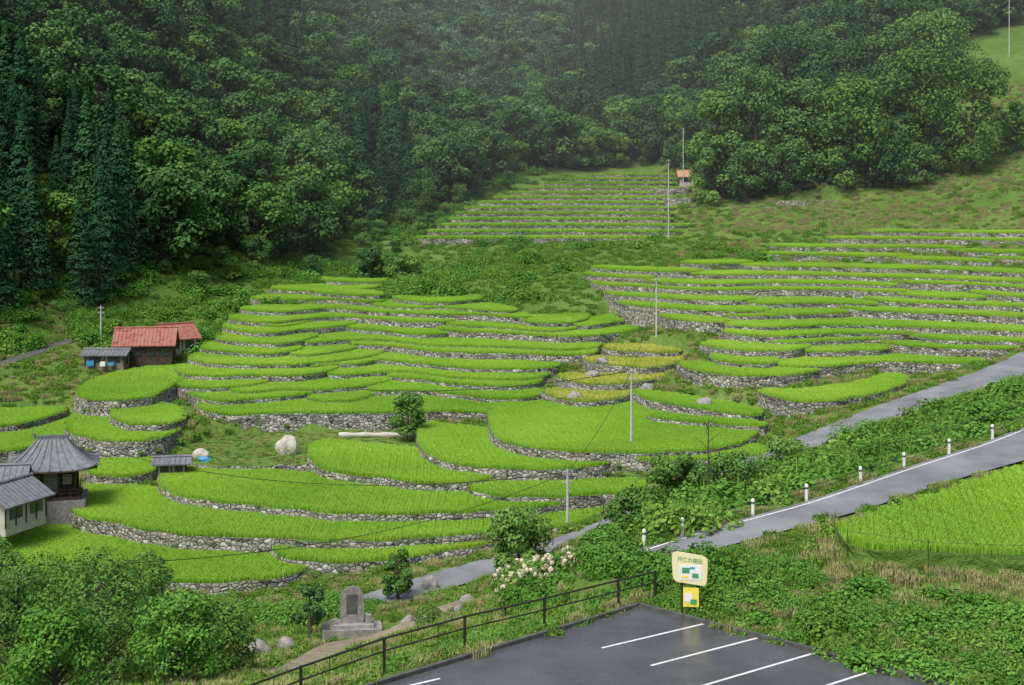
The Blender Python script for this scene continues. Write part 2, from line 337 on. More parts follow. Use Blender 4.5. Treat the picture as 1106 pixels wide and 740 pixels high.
def free(x,y,m=0.):
    r=np.ones(x.shape,bool)
    for t in TER: r&=~inpoly(x,y,t['poly'])
    for q in RD:
        P=q['P'][::3]; W=q['ww'][::3]
        near=distline(x,y,P[:,:2])<q['w']/2+1.2+m
        if near.any():
            i=np.where(near)[0]; dd=np.hypot(x[i,None]-P[None,:,0],y[i,None]-P[None,:,1]); j=dd.argmin(1); r[i]&=distline(x[i],y[i],P[:,:2])>W[j]/2+.12+m
    for a,b,c in CLR: r&=np.hypot(x-a,y-b)>c
    r&=distline(x,y,GP[::2,:2])>1.5
    r&=~inpoly(x,y,LOT); return r
FP=np.array([(-700,60),(-110,125),(-68,180),(-60,200),(-50,235),(-38,262),(-23,292),(-10.6,322),(8,357),(34,372),(44,350),(42,305),(48,292),(62,288),(80,288),(95,290),(98,320),(105,350),(160,380),(700,380),(700,1100),(-700,1100)],float)
nx,ny=X.shape; idx=np.arange(nx*ny).reshape(nx,ny)
me=bpy.data.meshes.new('ground'); Fq=np.stack([idx[:-1,:-1],idx[1:,:-1],idx[1:,1:],idx[:-1,1:]],-1).reshape(-1,4)
me.vertices.add(nx*ny); me.vertices.foreach_set('co',np.stack([xf,yf,Z],1).ravel())
me.loops.add(Fq.size); me.loops.foreach_set('vertex_index',Fq.ravel().astype(np.int32))
me.polygons.add(len(Fq)); me.polygons.foreach_set('loop_start',np.arange(0,Fq.size,4,dtype=np.int32))
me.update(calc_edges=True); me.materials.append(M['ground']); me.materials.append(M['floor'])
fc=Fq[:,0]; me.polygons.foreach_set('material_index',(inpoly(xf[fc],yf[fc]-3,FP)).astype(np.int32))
me.polygons.foreach_set('use_smooth',[True]*len(me.polygons)); me.update()
go=bpy.data.objects.new('ground',me); scene.collection.objects.link(go)
# ---------------- terrace meshes ----------------
mb=MB()
for t in TER:
    P=t['poly']; n=len(P); z=t['z']
    area=.5*np.sum(P[:,0]*np.roll(P[:,1],-1)-np.roll(P[:,0],-1)*P[:,1])
    if area<0: P=P[::-1].copy()
    T=np.roll(P,-1,0)-np.roll(P,1,0); T/=np.linalg.norm(T,axis=1)[:,None]+1e-9; O=np.stack([T[:,1],-T[:,0]],1)
    rings=[]
    for k,(dz,off) in enumerate([(0,0),(-.35,.04),(-.8,.1),(-1.3,.17),(-4.5,.6)]):
        j=rng.normal(0,.05,n); jz=rng.normal(0,.06,n) if k else rng.normal(0,.04,n)
        q=P+O*(off+j)[:,None]; rings.append(np.column_stack([q,np.full(n,z+dz)+jz]))
    V=np.vstack(rings); F=[]
    for k in range(4):
        for i in range(n):
            i2=(i+1)%n; F.append((k*n+i,(k+1)*n+i,(k+1)*n+i2,k*n+i2))
    mb.add(V,F,M[t['wm']])
    mb.add(rings[0],[tuple(range(n))],M['ground'])
mb.obj('rice_terraces')
# ---------------- instancing helper ----------------
def gn_scatter(name,pts,scl,rot,idx,objs):
    col=bpy.data.collections.new(name+'_source')
    for o in objs: col.objects.link(o)
    me=bpy.data.meshes.new(name); me.vertices.add(len(pts)); me.vertices.foreach_set('co',np.asarray(pts,np.float32).ravel())
    for nm,ty,dat in (('scl','FLOAT',scl),('rot','FLOAT',rot),('idx','INT',idx)):
        a=me.attributes.new(nm,ty,'POINT'); a.data.foreach_set('value',np.asarray(dat,np.float32 if ty=='FLOAT' else np.int32))
    ob=bpy.data.objects.new(name,me); scene.collection.objects.link(ob)
    ng=bpy.data.node_groups.new(name+'_gn','GeometryNodeTree')
    ng.interface.new_socket('Geometry',in_out='INPUT',socket_type='NodeSocketGeometry'); ng.interface.new_socket('Geometry',in_out='OUTPUT',socket_type='NodeSocketGeometry')
    gi=ng.nodes.new('NodeGroupInput');goo=ng.nodes.new('NodeGroupOutput'); ip=ng.nodes.new('GeometryNodeInstanceOnPoints'); ci=ng.nodes.new('GeometryNodeCollectionInfo')
    ci.inputs['Collection'].default_value=col; ci.inputs['Separate Children'].default_value=True; ci.inputs['Reset Children'].default_value=True
    def na(nm,ty):
        a=ng.nodes.new('GeometryNodeInputNamedAttribute'); a.data_type=ty; a.inputs['Name'].default_value=nm; return a.outputs['Attribute']
    L=ng.links.new; L(gi.outputs[0],ip.inputs['Points']); L(ci.outputs[0],ip.inputs['Instance']); ip.inputs['Pick Instance'].default_value=True
    L(na('idx','INT'),ip.inputs['Instance Index'])
    cx=ng.nodes.new('ShaderNodeCombineXYZ'); L(na('rot','FLOAT'),cx.inputs[2]); L(cx.outputs[0],ip.inputs['Rotation']); L(na('scl','FLOAT'),ip.inputs['Scale'])
    L(ip.outputs[0],goo.inputs[0]); md=ob.modifiers.new('scatter','NODES'); md.node_group=ng
    return ob
# ---------------- plant meshes ----------------
def blades(mb,n,sx,sy,h,wd,mat,rows=None,lean=.35,hv=.4):
    if rows: 
        x=(rng.integers(0,rows,n)+.5)/rows*sx-sx/2+rng.normal(0,.06,n)
        y=(rng.random(n)-.5)*sy
    else: x=(rng.random(n)-.5)*sx;y=(rng.random(n)-.5)*sy
    H=h*(1.05-hv*rng.random(n)); a=rng.random(n)*6.283; ln=lean*rng.random(n)*H
    dx,dy=np.cos(a),np.sin(a); px,py=-dy*wd/2,dx*wd/2; z=np.zeros(n)
    v0=np.stack([x-px,y-py,z],1);v1=np.stack([x+px,y+py,z],1)
    v2=np.stack([x+px*.9+dx*ln*.35,y+py*.9+dy*ln*.35,H*.65],1);v3=np.stack([x-px*.9+dx*ln*.35,y-py*.9+dy*ln*.35,H*.65],1)
    v4=np.stack([x+dx*ln,y+dy*ln,H],1)
    V=np.stack([v0,v1,v2,v3,v4],1).reshape(-1,3); F=[]
    for i in range(n): F+=[(5*i,5*i+1,5*i+2,5*i+3),(5*i+3,5*i+2,5*i+4)]
    mb.add(V,F,mat)
def rice_patch(name,s,n,mat,h=.55,wd=.03,rows=2,lean=.9):
    mb=MB(); blades(mb,n,s,s,h,wd,mat,rows,lean,.18); return mb.obj(name,link=False)
rsm=[rice_patch('rice_clump_a%d'%i,.66,165,M['rice'],.31,.03,2,.7) for i in range(4)]
rbg=[rice_patch('rice_clump_b%d'%i,1.0,170,M['rice'],.36,.05,None,.7) for i in range(4)]
# small hill of rice used to line the field rims
red=[rice_patch('rice_rim_%d'%i,.34,42,M['rice'],.30,.035,None,.35) for i in range(4)]
ysm=[rice_patch('fallow_clump_%d'%i,.9,100,M['yellow'],.28,.04,None) for i in range(2)]
def leafmound(name,R,H,n,ls,mat,spikes=0,smat=None):
    mb=MB(); k=9; cx=rng.normal(0,R*.4,(k,2)); lr=R*(.3+.3*rng.random(k))
    j=rng.integers(0,k,n); d=rng.normal(size=(n,3)); d[:,2]=np.abs(d[:,2])*1.1+.1; d/=np.linalg.norm(d,axis=1)[:,None]
    C=np.column_stack([cx[j,0]+d[:,0]*lr[j],cx[j,1]+d[:,1]*lr[j],H*d[:,2]*(.55+.5*rng.random(n))*(.6+.4*lr[j]/lr.max())])
    mb.leaves(C,d+rng.normal(0,.45,(n,3))+np.array([0,0,.5]),ls,mat,.7)
    if spikes: blades(mb,spikes,R*1.5,R*1.5,H*1.25,.03,smat or mat,None,.6)
    return mb.obj(name,link=False)
wd=[leafmound('weed_clump_0',.55,.45,240,.07,M['weed'],50),leafmound('weed_clump_1',.5,.3,110,.055,M['weed'],150),leafmound('weed_clump_2',.5,.35,50,.06,M['weed'],180,M['dryweed'])]
kz=[leafmound('kudzu_clump_0',1.1,.9,900,.10,M['kudzu']),leafmound('kudzu_clump_1',1.0,.75,900,.085,M['weed'],60),leafmound('kudzu_clump_2',1.1,1.0,1000,.08,M['kudzu'],40,M['weed'])]
def grow(mb,H,R,nl,ls,leaf,cb=.3,lobes=16,flat=.8,trunk=None,bias=.25):
    tr=trunk or H*.022+.04; lean=rng.normal(0,.03*H,2)
    pts=[np.array([lean[0]*t,lean[1]*t,H*.8*t]) for t in np.linspace(0,1,5)]
    for i in range(4): mb.cyl(pts[i],pts[i+1],tr*(1-.2*i),tr*(.8-.2*i)+.01,M['bark'],7,False)
    L=[];
    for i in range(lobes):
        t=rng.random()**.8; zz=H*(cb+(1-cb)*.9*t); rr=R*math.sqrt(max(.05,1-(2*(t*.9)-.75)**2*.75)); a=i*2.4+rng.random()
        q=rr*(.35+.45*rng.random()); L.append((np.array([math.cos(a)*q+lean[0]*t,math.sin(a)*q+lean[1]*t,zz]),R*(.22+.2*rng.random())))
        z0=max(H*cb*.6,zz-q*.8); p=np.array([lean[0]*.5,lean[1]*.5,min(z0,H*.75)]); mb.cyl(p,L[-1][0],tr*.35,tr*.1,M['bark'],5,False)
    c=np.array([l[0] for l in L]);r=np.array([l[1] for l in L]); j=rng.integers(0,lobes,nl)
    d=rng.normal(size=(nl,3)); d[:,2]+=bias*1.5; d/=np.linalg.norm(d,axis=1)[:,None]
    k=(.55+.5*rng.random(nl)**.6)*r[j]
    Cc=c[j]+d*k[:,None]*np.array([1,1,flat])
    mb.leaves(Cc,d+rng.normal(0,.4,(nl,3))+np.array([0,0,.35]),ls,leaf,.65)
def cedar(mb,H,R,nl,ls):
    mb.cyl((0,0,0),(0,0,H*.95),H*.015,.03,M['bark'],6,False)
    nb=130; tb=np.sort(rng.random(nb))**.9; ab=np.arange(nb)*2.4; bl=.8+.3*rng.random(nb)
    j=rng.integers(0,nb,nl); s=rng.random(nl)**.5
    t=np.clip(tb[j]+rng.normal(0,.008,nl),0,1); rad=R*(1-t)**.85*bl[j]; r=rad*s+.05
    a=ab[j]+rng.normal(0,.3,nl)
    z=H*(.06+.94*t)-r*.45+rng.normal(0,.12,nl)
    C=np.column_stack([np.cos(a)*r,np.sin(a)*r,z]); Nn=np.column_stack([np.cos(a)*.8,np.sin(a)*.8,np.full(nl,.8)])+rng.normal(0,.3,(nl,3))
    mb.leaves(C,Nn,ls,M['cedar'],.5)
fb=[]
for i in range(6):
    mb=MB(); grow(mb,11+rng.random()*3,5.2+rng.random(),3000,.30,M['broad'] if i<4 else M[('broad2','broad_haze')[i-4]],.2,26,.75); fb.append(mb.obj('forest_a_broadleaf_%d'%i,link=False))
for i in range(3):
    mb=MB(); cedar(mb,18+2*i,3.8,4400,.27); fb.append(mb.obj('forest_b_cedar_%d'%i,link=False))
# ---------------- rice ----------------
def clipf(t,x,y,m):
    u=553+x/y*FL; k=(u>-140)&(u<1250); x,y=x[k],y[k]
    for q in TER:
        if q['z']>t['z']+.01:
            k=~inpoly(x,y,q['poly']); x,y=x[k],y[k]
    if len(x)==0: return x,y
    k=inpoly(x,y,t['poly'])&(distline(x,y,t['poly'][np.r_[0:len(t['poly']),0]])>m)&(gz(x,y)<t['z']+.3)
    return x[k],y[k]
def fieldpts(t,s):
    P=t['poly']; a=random.uniform(-.25,.25); ca,sa=math.cos(a),math.sin(a); c=P.mean(0)
    R=np.abs(P-c).max()*1.5; g=np.arange(-R,R,s*.97); gx,gy=np.meshgrid(g,g); x=c[0]+ca*gx.ravel()-sa*gy.ravel(); y=c[1]+sa*gx.ravel()+ca*gy.ravel()
    k=inpoly(x,y,P); x,y=clipf(t,x[k],y[k],s*.5+.1); return x,y,a
def rimpts(t,off):
    P=cat(t['front'],.27); T=np.gradient(P,axis=0); T/=np.linalg.norm(T,axis=1)[:,None]+1e-9; O=np.stack([-T[:,1],T[:,0]],1)
    Q=P+O*off; k=inpoly(Q[:,0],Q[:,1],t['poly']); Q2=P-O*off; Q[~k]=Q2[~k]
    return clipf(t,Q[:,0],Q[:,1],off*.75)
acc={k:[[],[],[]] for k in 'sbye'}
def put(key,x,y,z,rot,scl):
    acc[key][0].append(np.column_stack([x,y,np.full(len(x),z)])); acc[key][1].append(rot); acc[key][2].append(scl)
for t in TER:
    if t['kind']=='grass': continue
    dm=t['front'][:,1].mean(); near=dm<146
    key='y' if t['kind']=='yellow' else ('s' if near else 'b'); s={'y':.75,'s':.62,'b':.76}[key]
    sc=1.55 if dm>262 else (1.1 if dm>210 else (.92 if key=='b' else 1.))
    x,y,a=fieldpts(t,s)
    if len(x): put(key,x,y,t['z']+.01,(a if key=='s' else 0)+math.pi*rng.integers(0,2,len(x))+(rng.random(len(x))*3 if key!='s' else 0),sc*(.96+.08*rng.random(len(x))))
    if key!='y' and dm<262:
        for off in ((.24,.46) if near else (.26,.52)):
            x,y=rimpts(t,off)
            if len(x): put('e',x,y,t['z']+.01,rng.random(len(x))*6.28,(1. if near else 1.1*sc)*(.95+.1*rng.random(len(x))))
for key,objs,nm in(('s',rsm,'rice_plants_near'),('b',rbg,'rice_plants_far'),('y',ysm,'fallow_grass'),('e',red,'rice_plants_rim')):
    p=np.vstack(acc[key][0]); gn_scatter(nm,p,np.concatenate(acc[key][2]),np.concatenate(acc[key][1]),rng.integers(0,len(objs),len(p)),objs); print(nm,len(p))
# ---------------- weeds on walls and slopes ----------------
pp=[];ss=[]
for t in TER:
    f=t['front']; n=len(f)
    m=int(n*.3); j=rng.integers(0,n-1,m); q=f[j]+rng.random((m,1))*(f[np.minimum(j+1,n-1)]-f[j])
    drop=rng.choice([0,.7,1.0,1.1],m); q=q+np.column_stack([rng.normal(0,.1,m),-.12-drop*.15+rng.normal(0,.05,m)])
    pp.append(np.column_stack([q,t['z']-drop-.05])); ss.append(.18+.32*rng.random(m)*(1+ (drop>.9)*.4))
def cand(n,x0,x1,y0,y1): return rng.uniform(x0,x1,n),rng.uniform(y0,y1,n)
def vis(x,y,a=-60,b=1170): u=553+x/y*FL; return (u>a)&(u<b)
for n,y0,y1,s0,s1 in((15000,44,100,.45,1.2),(14000,95,190,.7,1.5),(16000,190,330,.8,1.8)):
    xm=y1*.42; x,y=cand(n,-xm,xm,y0,y1); k=vis(x,y); x,y=x[k],y[k]; k=free(x,y); x,y=x[k],y[k]
    pp.append(np.column_stack([x,y,gz(x,y)-.05])); ss.append(rng.uniform(s0,s1,len(x)))
t=[q for q in TER if q['kind']=='grass'][0]; x,y=cand(900,t['poly'][:,0].min(),t['poly'][:,0].max(),t['poly'][:,1].min(),t['poly'][:,1].max()); k=inpoly(x,y,t['poly']); x,y=x[k],y[k]
pp.append(np.column_stack([x,y,np.full(len(x),t['z']-.02)])); ss.append(rng.uniform(.25,.6,len(x)))
pp=np.vstack(pp);ss=np.concatenate(ss); wi=rng.integers(0,3,len(pp)); u_=553+pp[:,0]/pp[:,1]*FL
wi=np.where((pp[:,1]>195)&(u_<720)&(wi==2),rng.integers(0,2,len(pp)),wi)
wi=np.where(((u_>790)&(pp[:,1]>255)&(rng.random(len(pp))<.6))|((pp[:,1]<60)&(pp[:,0]>8.5)&(pp[:,1]>53)&(rng.random(len(pp))<.75)),2,wi)
gn_scatter('wild_grass',pp,ss,rng.random(len(pp))*6.28,wi,wd); print('weeds',len(pp))
KP=[np.array([SH(u,v,h)[:2] for u,v,h in[(1150,440,14.5),(1000,500,15),(900,534,15.4),(800,564,15.8),(700,600,16.4),(690,600,21),(700,566,22.6),(780,528,21.5),(870,496,20.4),(960,462,18.8),(1040,432,17.6),(1150,385,15.6)]]),
    np.array([SH(u,v,h)[:2] for u,v,h in[(715,650,16.4),(800,675,16.4),(1040,742,16.3),(1150,742,15.8),(1150,650,15.2),(1000,640,15.4),(900,635,15.6),(800,600,16),(740,618,16)]]),
    np.array([SH(u,v,h)[:2] for u,v,h in[(420,742,17.2),(560,700,17.2),(690,650,17),(640,640,18),(520,680,19.5),(420,735,20)]]),
    np.array([S(u,v,d)[:2] for u,v,d in[(180,665,83),(400,665,84),(415,640,88),(180,640,89)]])]
pp=[];ss=[]
for P,n,s0,s1 in((KP[0],1500,.5,1.9),(KP[1],650,.3,.95),(KP[2],320,.4,.8),(KP[3],220,.6,1.2)):
    x=rng.uniform(P[:,0].min(),P[:,0].max(),n);y=rng.uniform(P[:,1].min(),P[:,1].max(),n);k=inpoly(x,y,P)
    x,y=x[k],y[k];k=free(x,y,.8);x,y=x[k],y[k]; pp.append(np.column_stack([x,y,gz(x,y)-.1])); ss.append(s0+(s1-s0)*rng.random(len(x))**1.6)
x,y=cand(2600,-75,60,170,350); k=vis(x,y)&free(x,y)&~((x>35)&(y>245)); x,y=x[k],y[k]; k=(x<2)|(rng.random(len(x))<.3); x,y=x[k],y[k]
pp.append(np.column_stack([x,y,gz(x,y)-.1])); ss.append(.5+1.9*rng.random(len(x))**1.5)
pp=np.vstack(pp);ss=np.concatenate(ss)
gn_scatter('kudzu_thicket',pp,ss,rng.random(len(pp))*6.28,rng.integers(0,3,len(pp)),kz)
# ---------------- forest ----------------
pp=[];ss=[];ii=[]
HX,HY,_=S(741,142,338)
for y0,y1,sp in((100,380,5.6),(380,580,7.2),(580,880,10.)):
    gx,gy=np.meshgrid(np.arange(-.5*y1,.5*y1,sp),np.arange(y0,y1,sp)); x=gx.ravel()+rng.normal(0,sp*.3,gx.size);y=gy.ravel()+rng.normal(0,sp*.3,gx.size)
    k=inpoly(x,y,FP)&vis(x,y,-170,1280)&~((np.abs(x-HX)<6)&(y<HY+4)&(y>HY-30)); x,y=x[k],y[k]
    z=gz(x,y); v=VH-(z-CZ)/y*FL; k=v>-170; x,y,z,v=x[k],y[k],z[k],v[k]; u=553+x/y*FL
    con=((u<150)&(y<235))|((u>370)&(u<450)&(y<345))|((x>20)&(y>395)&(x<95)&(y<640))|((u<330)&(u>230)&(y>330))
    far=np.clip((y-380)/250,0,.8)  # share of crowns with haze painted into the leaf colour grows with distance
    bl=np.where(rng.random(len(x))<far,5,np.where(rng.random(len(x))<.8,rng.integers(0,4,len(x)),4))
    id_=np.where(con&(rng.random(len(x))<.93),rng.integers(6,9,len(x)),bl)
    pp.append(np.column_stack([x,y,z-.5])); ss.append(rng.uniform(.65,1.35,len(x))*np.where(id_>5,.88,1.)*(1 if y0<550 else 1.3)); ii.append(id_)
# small trees and brush spilling down from the forest edge beside the upper rows
x,y=cand(420,-60,5,205,330); e=np.interp(y,[200,235,262,292,322],[-60,-50,-38,-23,-10]); k=(x>e-1)&(x<e+rng.exponential(5,len(x)))&free(x,y,1.); x,y=x[k],y[k]
pp.append(np.column_stack([x,y,gz(x,y)-.3])); ss.append(rng.uniform(.18,.45,len(x))); ii.append(rng.choice([0,1,4,4],len(x)))
pp=np.vstack(pp);gn_scatter('forest',pp,np.concatenate(ss),rng.random(len(pp))*6.28,np.concatenate(ii),fb); print('forest',len(pp))
# ---------------- roads, lot ----------------
def ribbon(name,P,O,w,mat,off=0.,dz=0.,j=None):
    w=np.broadcast_to(w,(len(P),)); off=np.broadcast_to(off,(len(P),)); mb=MB()
    a=np.column_stack([P[:,:2]+O*(off+w/2)[:,None],P[:,2]+dz]);b=np.column_stack([P[:,:2]+O*(off-w/2)[:,None],P[:,2]+dz]); n=len(P)
    mb.add(np.vstack([a,b]),[(i,n+i,n+i+1,i+1) for i in range(n-1)],mat); return mb.obj(name)
for r in RD: ribbon(r['name'],r['P'],r['O'],r['ww'],M[r['mat']])
r=RD[0]; sg=1 if (r['P'][20,1]+r['O'][20,1])>r['P'][20,1] else -1
ribbon('road_edge_line',r['P'],r['O'],.11,M['line'],sg*(r['ww']/2-.35),.005)
mb=MB(); mb.add(np.column_stack([LOT,np.full(len(LOT),LOTZ)]),[tuple(range(len(LOT)))],M['lot']); mb.obj('parking_lot')
mb=MB()
for (a,b) in (((785,668),(650,700)),((838,684),(703,719)),((898,700),(758,741)),((960,719),(820,764)),((1022,741),(900,785)),((415,747),(475,733))):
    p=np.array(SH(*a,16.5));q=np.array(SH(*b,16.5)); d=(q-p);L=np.linalg.norm(d); an=math.atan2(d[1],d[0]); o=np.array([-math.sin(an),math.cos(an),0])*.06; e=np.array([0,0,.005])
    mb.add([p-o+e,q-o+e,q+o+e,p+o+e],[(0,1,2,3)],M['line'])
mb.obj('parking_bay_lines')
mb=MB(); 
for a,b in((0,1),(1,2),(2,3),(3,4)):
    p=np.array([*LOT[a],0]);q=np.array([*LOT[b],0]);d=q-p;L=np.linalg.norm(d);an=math.atan2(d[1],d[0]); k=int(L/2)
    for i in range(k):
        c=p+d*(i+.5)/k; mb.box((c[0],c[1],LOTZ+.02),(L/k-.03,.18,.26),M['darkconc'],an)
mb.obj('parking_kerb')
E=r['P'][:,:2]+r['O']*(sg*(r['ww']/2+.2))[:,None]; gp=[]
for u in(1118,1072,1027,979,927,870,810,742,690):
    j=np.argmin(np.abs(553+E[:,0]/E[:,1]*FL-u)); z=r['P'][j,2]; mb=MB(); gp.append(np.array([E[j,0],E[j,1],z]))
    mb.cyl((0,0,-.3),(0,0,.72),.09,.09,M['white'],10); mb.cyl((0,0,.72),(0,0,.78),.09,.03,M['white'],10); mb.cyl((0,0,.52),(0,0,.62),.094,.094,M['darkconc'],10)
    mb.obj('guard_post',(E[j,0],E[j,1],z))
mb=MB()
for a,b in zip(gp[:-1],gp[1:]):
    for z in(.35,.58): mb.cyl(a+[0,0,z],b+[0,0,z],.015,.015,M['metal'],5)
mb.obj('guard_cable')
fp=[SH(u,v,16.55) for u,v in[(235,790),(325,755),(415,722),(502,697),(588,676),(668,655),(708,645)]]
mb=MB(); FPn=[np.array(p) for p in fp]
for p in FPn: mb.cyl(p+[0,0,-.6],p+[0,0,1.1],.055,.055,M['metal'],8)
for a,b in zip(FPn[:-1],FPn[1:]):
    for z in(1.06,.62): mb.cyl(a+[0,0,z],b+[0,0,z],.04 if z>1 else .03,.04 if z>1 else .03,M['metal'],6)
    for k in(.33,.66): c=a+(b-a)*k; mb.cyl(c+[0,0,.62],c+[0,0,1.06],.014,.014,M['metal'],5)
mb.obj('pipe_railing')
# ---------------- signboard ----------------
def text(name,s,size,mat,loc,rot,parent):
    c=bpy.data.curves.new(name,'FONT'); c.body=s; c.size=size; c.align_x='CENTER'; c.extrude=.004; c.materials.append(mat)
    o=bpy.data.objects.new(name,c); o.location=loc; o.rotation_euler=rot; o.parent=parent; scene.collection.objects.link(o)
sx,sy,_=SH(745,664,16.5); sb=empty('information_sign',(sx,sy,LOTZ),math.radians(-8))
mb=MB(); [mb.cyl((a,0,-.4),(a,0,2.45),.04,.04,M['metal'],8) for a in(-.3,.3)]; mb.obj('posts',parent=sb)
mb=MB(); n=28; pr=[]
for i in range(n):
    a=2*math.pi*i/n; cx=.66*np.sign(math.cos(a))*abs(math.cos(a))**.3; cz=.6*np.sign(math.sin(a))*abs(math.sin(a))**.3; pr.append((cx*(1.05+.04*math.sin(3*a)),cz-.14*cx))
Vf=[(x,-.1,1.85+z) for x,z in pr]; Vb=[(x,-.05,1.85+z) for x,z in pr]
mb.add(Vf+Vb,[tuple(range(n)),tuple(range(n,2*n))[::-1]]+[(i,n+i,n+(i+1)%n,(i+1)%n) for i in range(n)],M['cream'])
mb.obj('board',parent=sb)
mb=MB(); mb.box((.03,-.105,1.70),(.88,.012,.6),M['white']); mb.box((-.15,-.113,1.78),(.3,.01,.22),M['green'],0); mb.box((.22,-.113,1.58),(.25,.01,.18),M['green']); mb.box((.1,-.113,1.88),(.2,.01,.08),M['blue']); mb.box((-.2,-.113,1.53),(.3,.01,.1),M['yel']); mb.obj('map_panel',parent=sb)
text('title','井仁の棚田',.2,M['green'],(0,-.105,2.12),(math.radians(90),math.radians(6),0),sb)
mb=MB(); mb.box((.05,-.1,.72),(.62,.05,.75),M['yel']); mb.box((-.05,-.13,.72),(.3,.01,.35),M['white']); mb.box((.15,-.131,.55),(.25,.012,.2),M['green']); mb.obj('lower_board',parent=sb)
# ---------------- utility poles ----------------
def pole(x,y,z0,z1):
    mb=MB(); mb.cyl((0,0,-.5),(0,0,z1-z0),.13,.08,M['pole'],10)
    for q in(.35,1.0):
        mb.box((0,0,z1-z0-q),(.8,.06,.06),M['conc'],.3)
        for k in(-.35,-.15,.15,.35): mb.cyl((k*math.cos(.3),k*math.sin(.3),z1-z0-q+.04),(k*math.cos(.3),k*math.sin(.3),z1-z0-q+.16),.03,.025,M['white'],6)
    mb.obj('utility_pole',(x,y,z0)); return (x,y,z1-.2)
PT={}
for key,u,vt,vb,d in(('a',613,507,598,103.5),('b',682,398,482,123),('c',709,300,362,178),('d',722,172,240,262),('e',738,138,190,318),('f',109,330,374,181),('g',1090,-10,60,345)):
    x,y,z1=S(u,vt,d); z0=float(surf(x,y)[0]); PT[key]=pole(x,y,min(z0,z1-4),z1)
def wire(name,a,b,sag=1.,r=.022):
    a=np.array(a);b=np.array(b); c=bpy.data.curves.new(name,'CURVE'); c.dimensions='3D'; c.bevel_depth=r; s=c.splines.new('POLY'); s.points.add(24)
    for i in range(25):
        t=i/24; p=a+(b-a)*t; p[2]-=sag*4*t*(1-t); s.points[i].co=(*p,1)
    c.materials.append(M['metal']); o=bpy.data.objects.new(name,c); scene.collection.objects.link(o)
wire('power_line',PT['a'],PT['b'],.6,.022);wire('power_line',PT['b'],PT['c'],1.,.026);wire('power_line',PT['c'],PT['d'],1.,.03)
wire('power_line',PT['a'],S(60,470,130),2.5,.028);wire('power_line',PT['b'],S(200,385,180),3,.034);wire('power_line',PT['a'],S(-60,610,60),2,.02)
wire('power_line',PT['a'],S(1180,410,75),2,.02)
# ---------------- buildings ----------------
def roof_hip(mb,L,W,rl,z0,H,mat,lift=.35,thick=.12):
    ns=7; nt=8; rows=[]
    for k in range(ns+1):
        s=k/ns; z=z0+H*(1-s)**1.6 ; lx=rl/2+(L/2-rl/2)*s; wy=.12+(W/2-.12)*s; per=[]
        for (ax,ay,bx,by) in((-1,-1,1,-1),(1,-1,1,1),(1,1,-1,1),(-1,1,-1,-1)):
            for i in range(nt):
                t=i/nt; x=ax+(bx-ax)*t;y=ay+(by-ay)*t; c=(abs(x)*abs(y))**5
                per.append((x*lx,y*wy,z+lift*c*s**3))
        rows.append(per)
    n=4*nt; V=np.array(rows).reshape(-1,3); F=[(k*n+i,(k+1)*n+i,(k+1)*n+(i+1)%n,k*n+(i+1)%n) for k in range(ns) for i in range(n)]
    F.append(tuple(range(n))); mb.add(V,F,mat)
    V2=V[-n:].copy();V3=V2.copy();V3[:,2]-=thick; mb.add(np.vstack([V2,V3]),[(i,n+i,n+(i+1)%n,(i+1)%n) for i in range(n)]+[tuple(range(n,2*n))],M['wood'])
    for i in range(0,n):
        for k in range(ns): mb.cyl(V[k*n+i]+[0,0,.03],V[(k+1)*n+i]+[0,0,.03],.06,.06,mat,5,False)
def roof_gable(mb,L,W,z0,H,mat,ov=.5,th=.12):
    w=W/2+ov;l=L/2+ov; zz=z0-H*ov/(W/2)
    for sgn in(-1,1):
        V=[(-l,0,z0+H),(l,0,z0+H),(l,sgn*w,zz),(-l,sgn*w,zz)]; V+= [(a,b,c-th) for a,b,c in V]
        mb.add(V,[(0,1,2,3),(7,6,5,4),(0,4,5,1),(1,5,6,2),(2,6,7,3),(3,7,4,0)],mat)
        for i in range(int(2*l/.45)): x=-l+.2+i*.45; mb.cyl((x,0,z0+H+.02),(x,sgn*w,zz+.02),.035,.035,mat,4,False)
    mb.cyl((-l-.05,0,z0+H+.05),(l+.05,0,z0+H+.05),.13,.13,mat,6)
def gable_house(name,loc,rz,L,W,hw,H,roof,wall,wins=3):
    e=empty(name,loc,rz); mb=MB(); mb.box((0,0,hw/2-.3),(L,W,hw+.6),wall)
    mb.add([(-L/2,-W/2,hw),(-L/2,W/2,hw),(-L/2,0,hw+H-.1),(L/2,-W/2,hw),(L/2,W/2,hw),(L/2,0,hw+H-.1)],[(0,1,2),(3,5,4)],wall)
    for x in np.linspace(-L/2,L/2,5): mb.box((x,-W/2-.02,hw/2),(.12,.08,hw),M['wood'])
    mb.obj('walls',parent=e)
    mb=MB(); roof_gable(mb,L,W,hw,H,roof); mb.obj('roof',parent=e)
    mb=MB()
    for i in range(wins):
        x=-L/2+L*(i+.5)/wins; mb.box((x,-W/2-.03,hw*.5),(L/wins*.6,.08,hw*.45),M['glass']); mb.box((x,-W/2-.075,hw*.5),(.06,.04,hw*.45),M['wood']); mb.box((x,-W/2-.07,hw*.74),(L/wins*.66,.1,.07),M['wood'])
    mb.obj('windows',parent=e); 
    mb=MB(); mb.box((L/2+.03,0,hw*.42),(.07,.9,hw*.8),M['wood']); mb.obj('door',parent=e); return e
def yard(x,y,m=0): return float(surf(x,y)[0])+m
x,y,_=S(56,540,112); z=CZ-(540-VH)/FL*112; hall=empty('temple_hall',(x,y,z),math.radians(14))
mb=MB(); mb.box((0,0,-.6),(5.4,4.6,1.8),M['granite']); mb.box((0,0,.42),(4.6,3.9,.22),M['wood']); mb.obj('platform',parent=hall)
mb=MB()
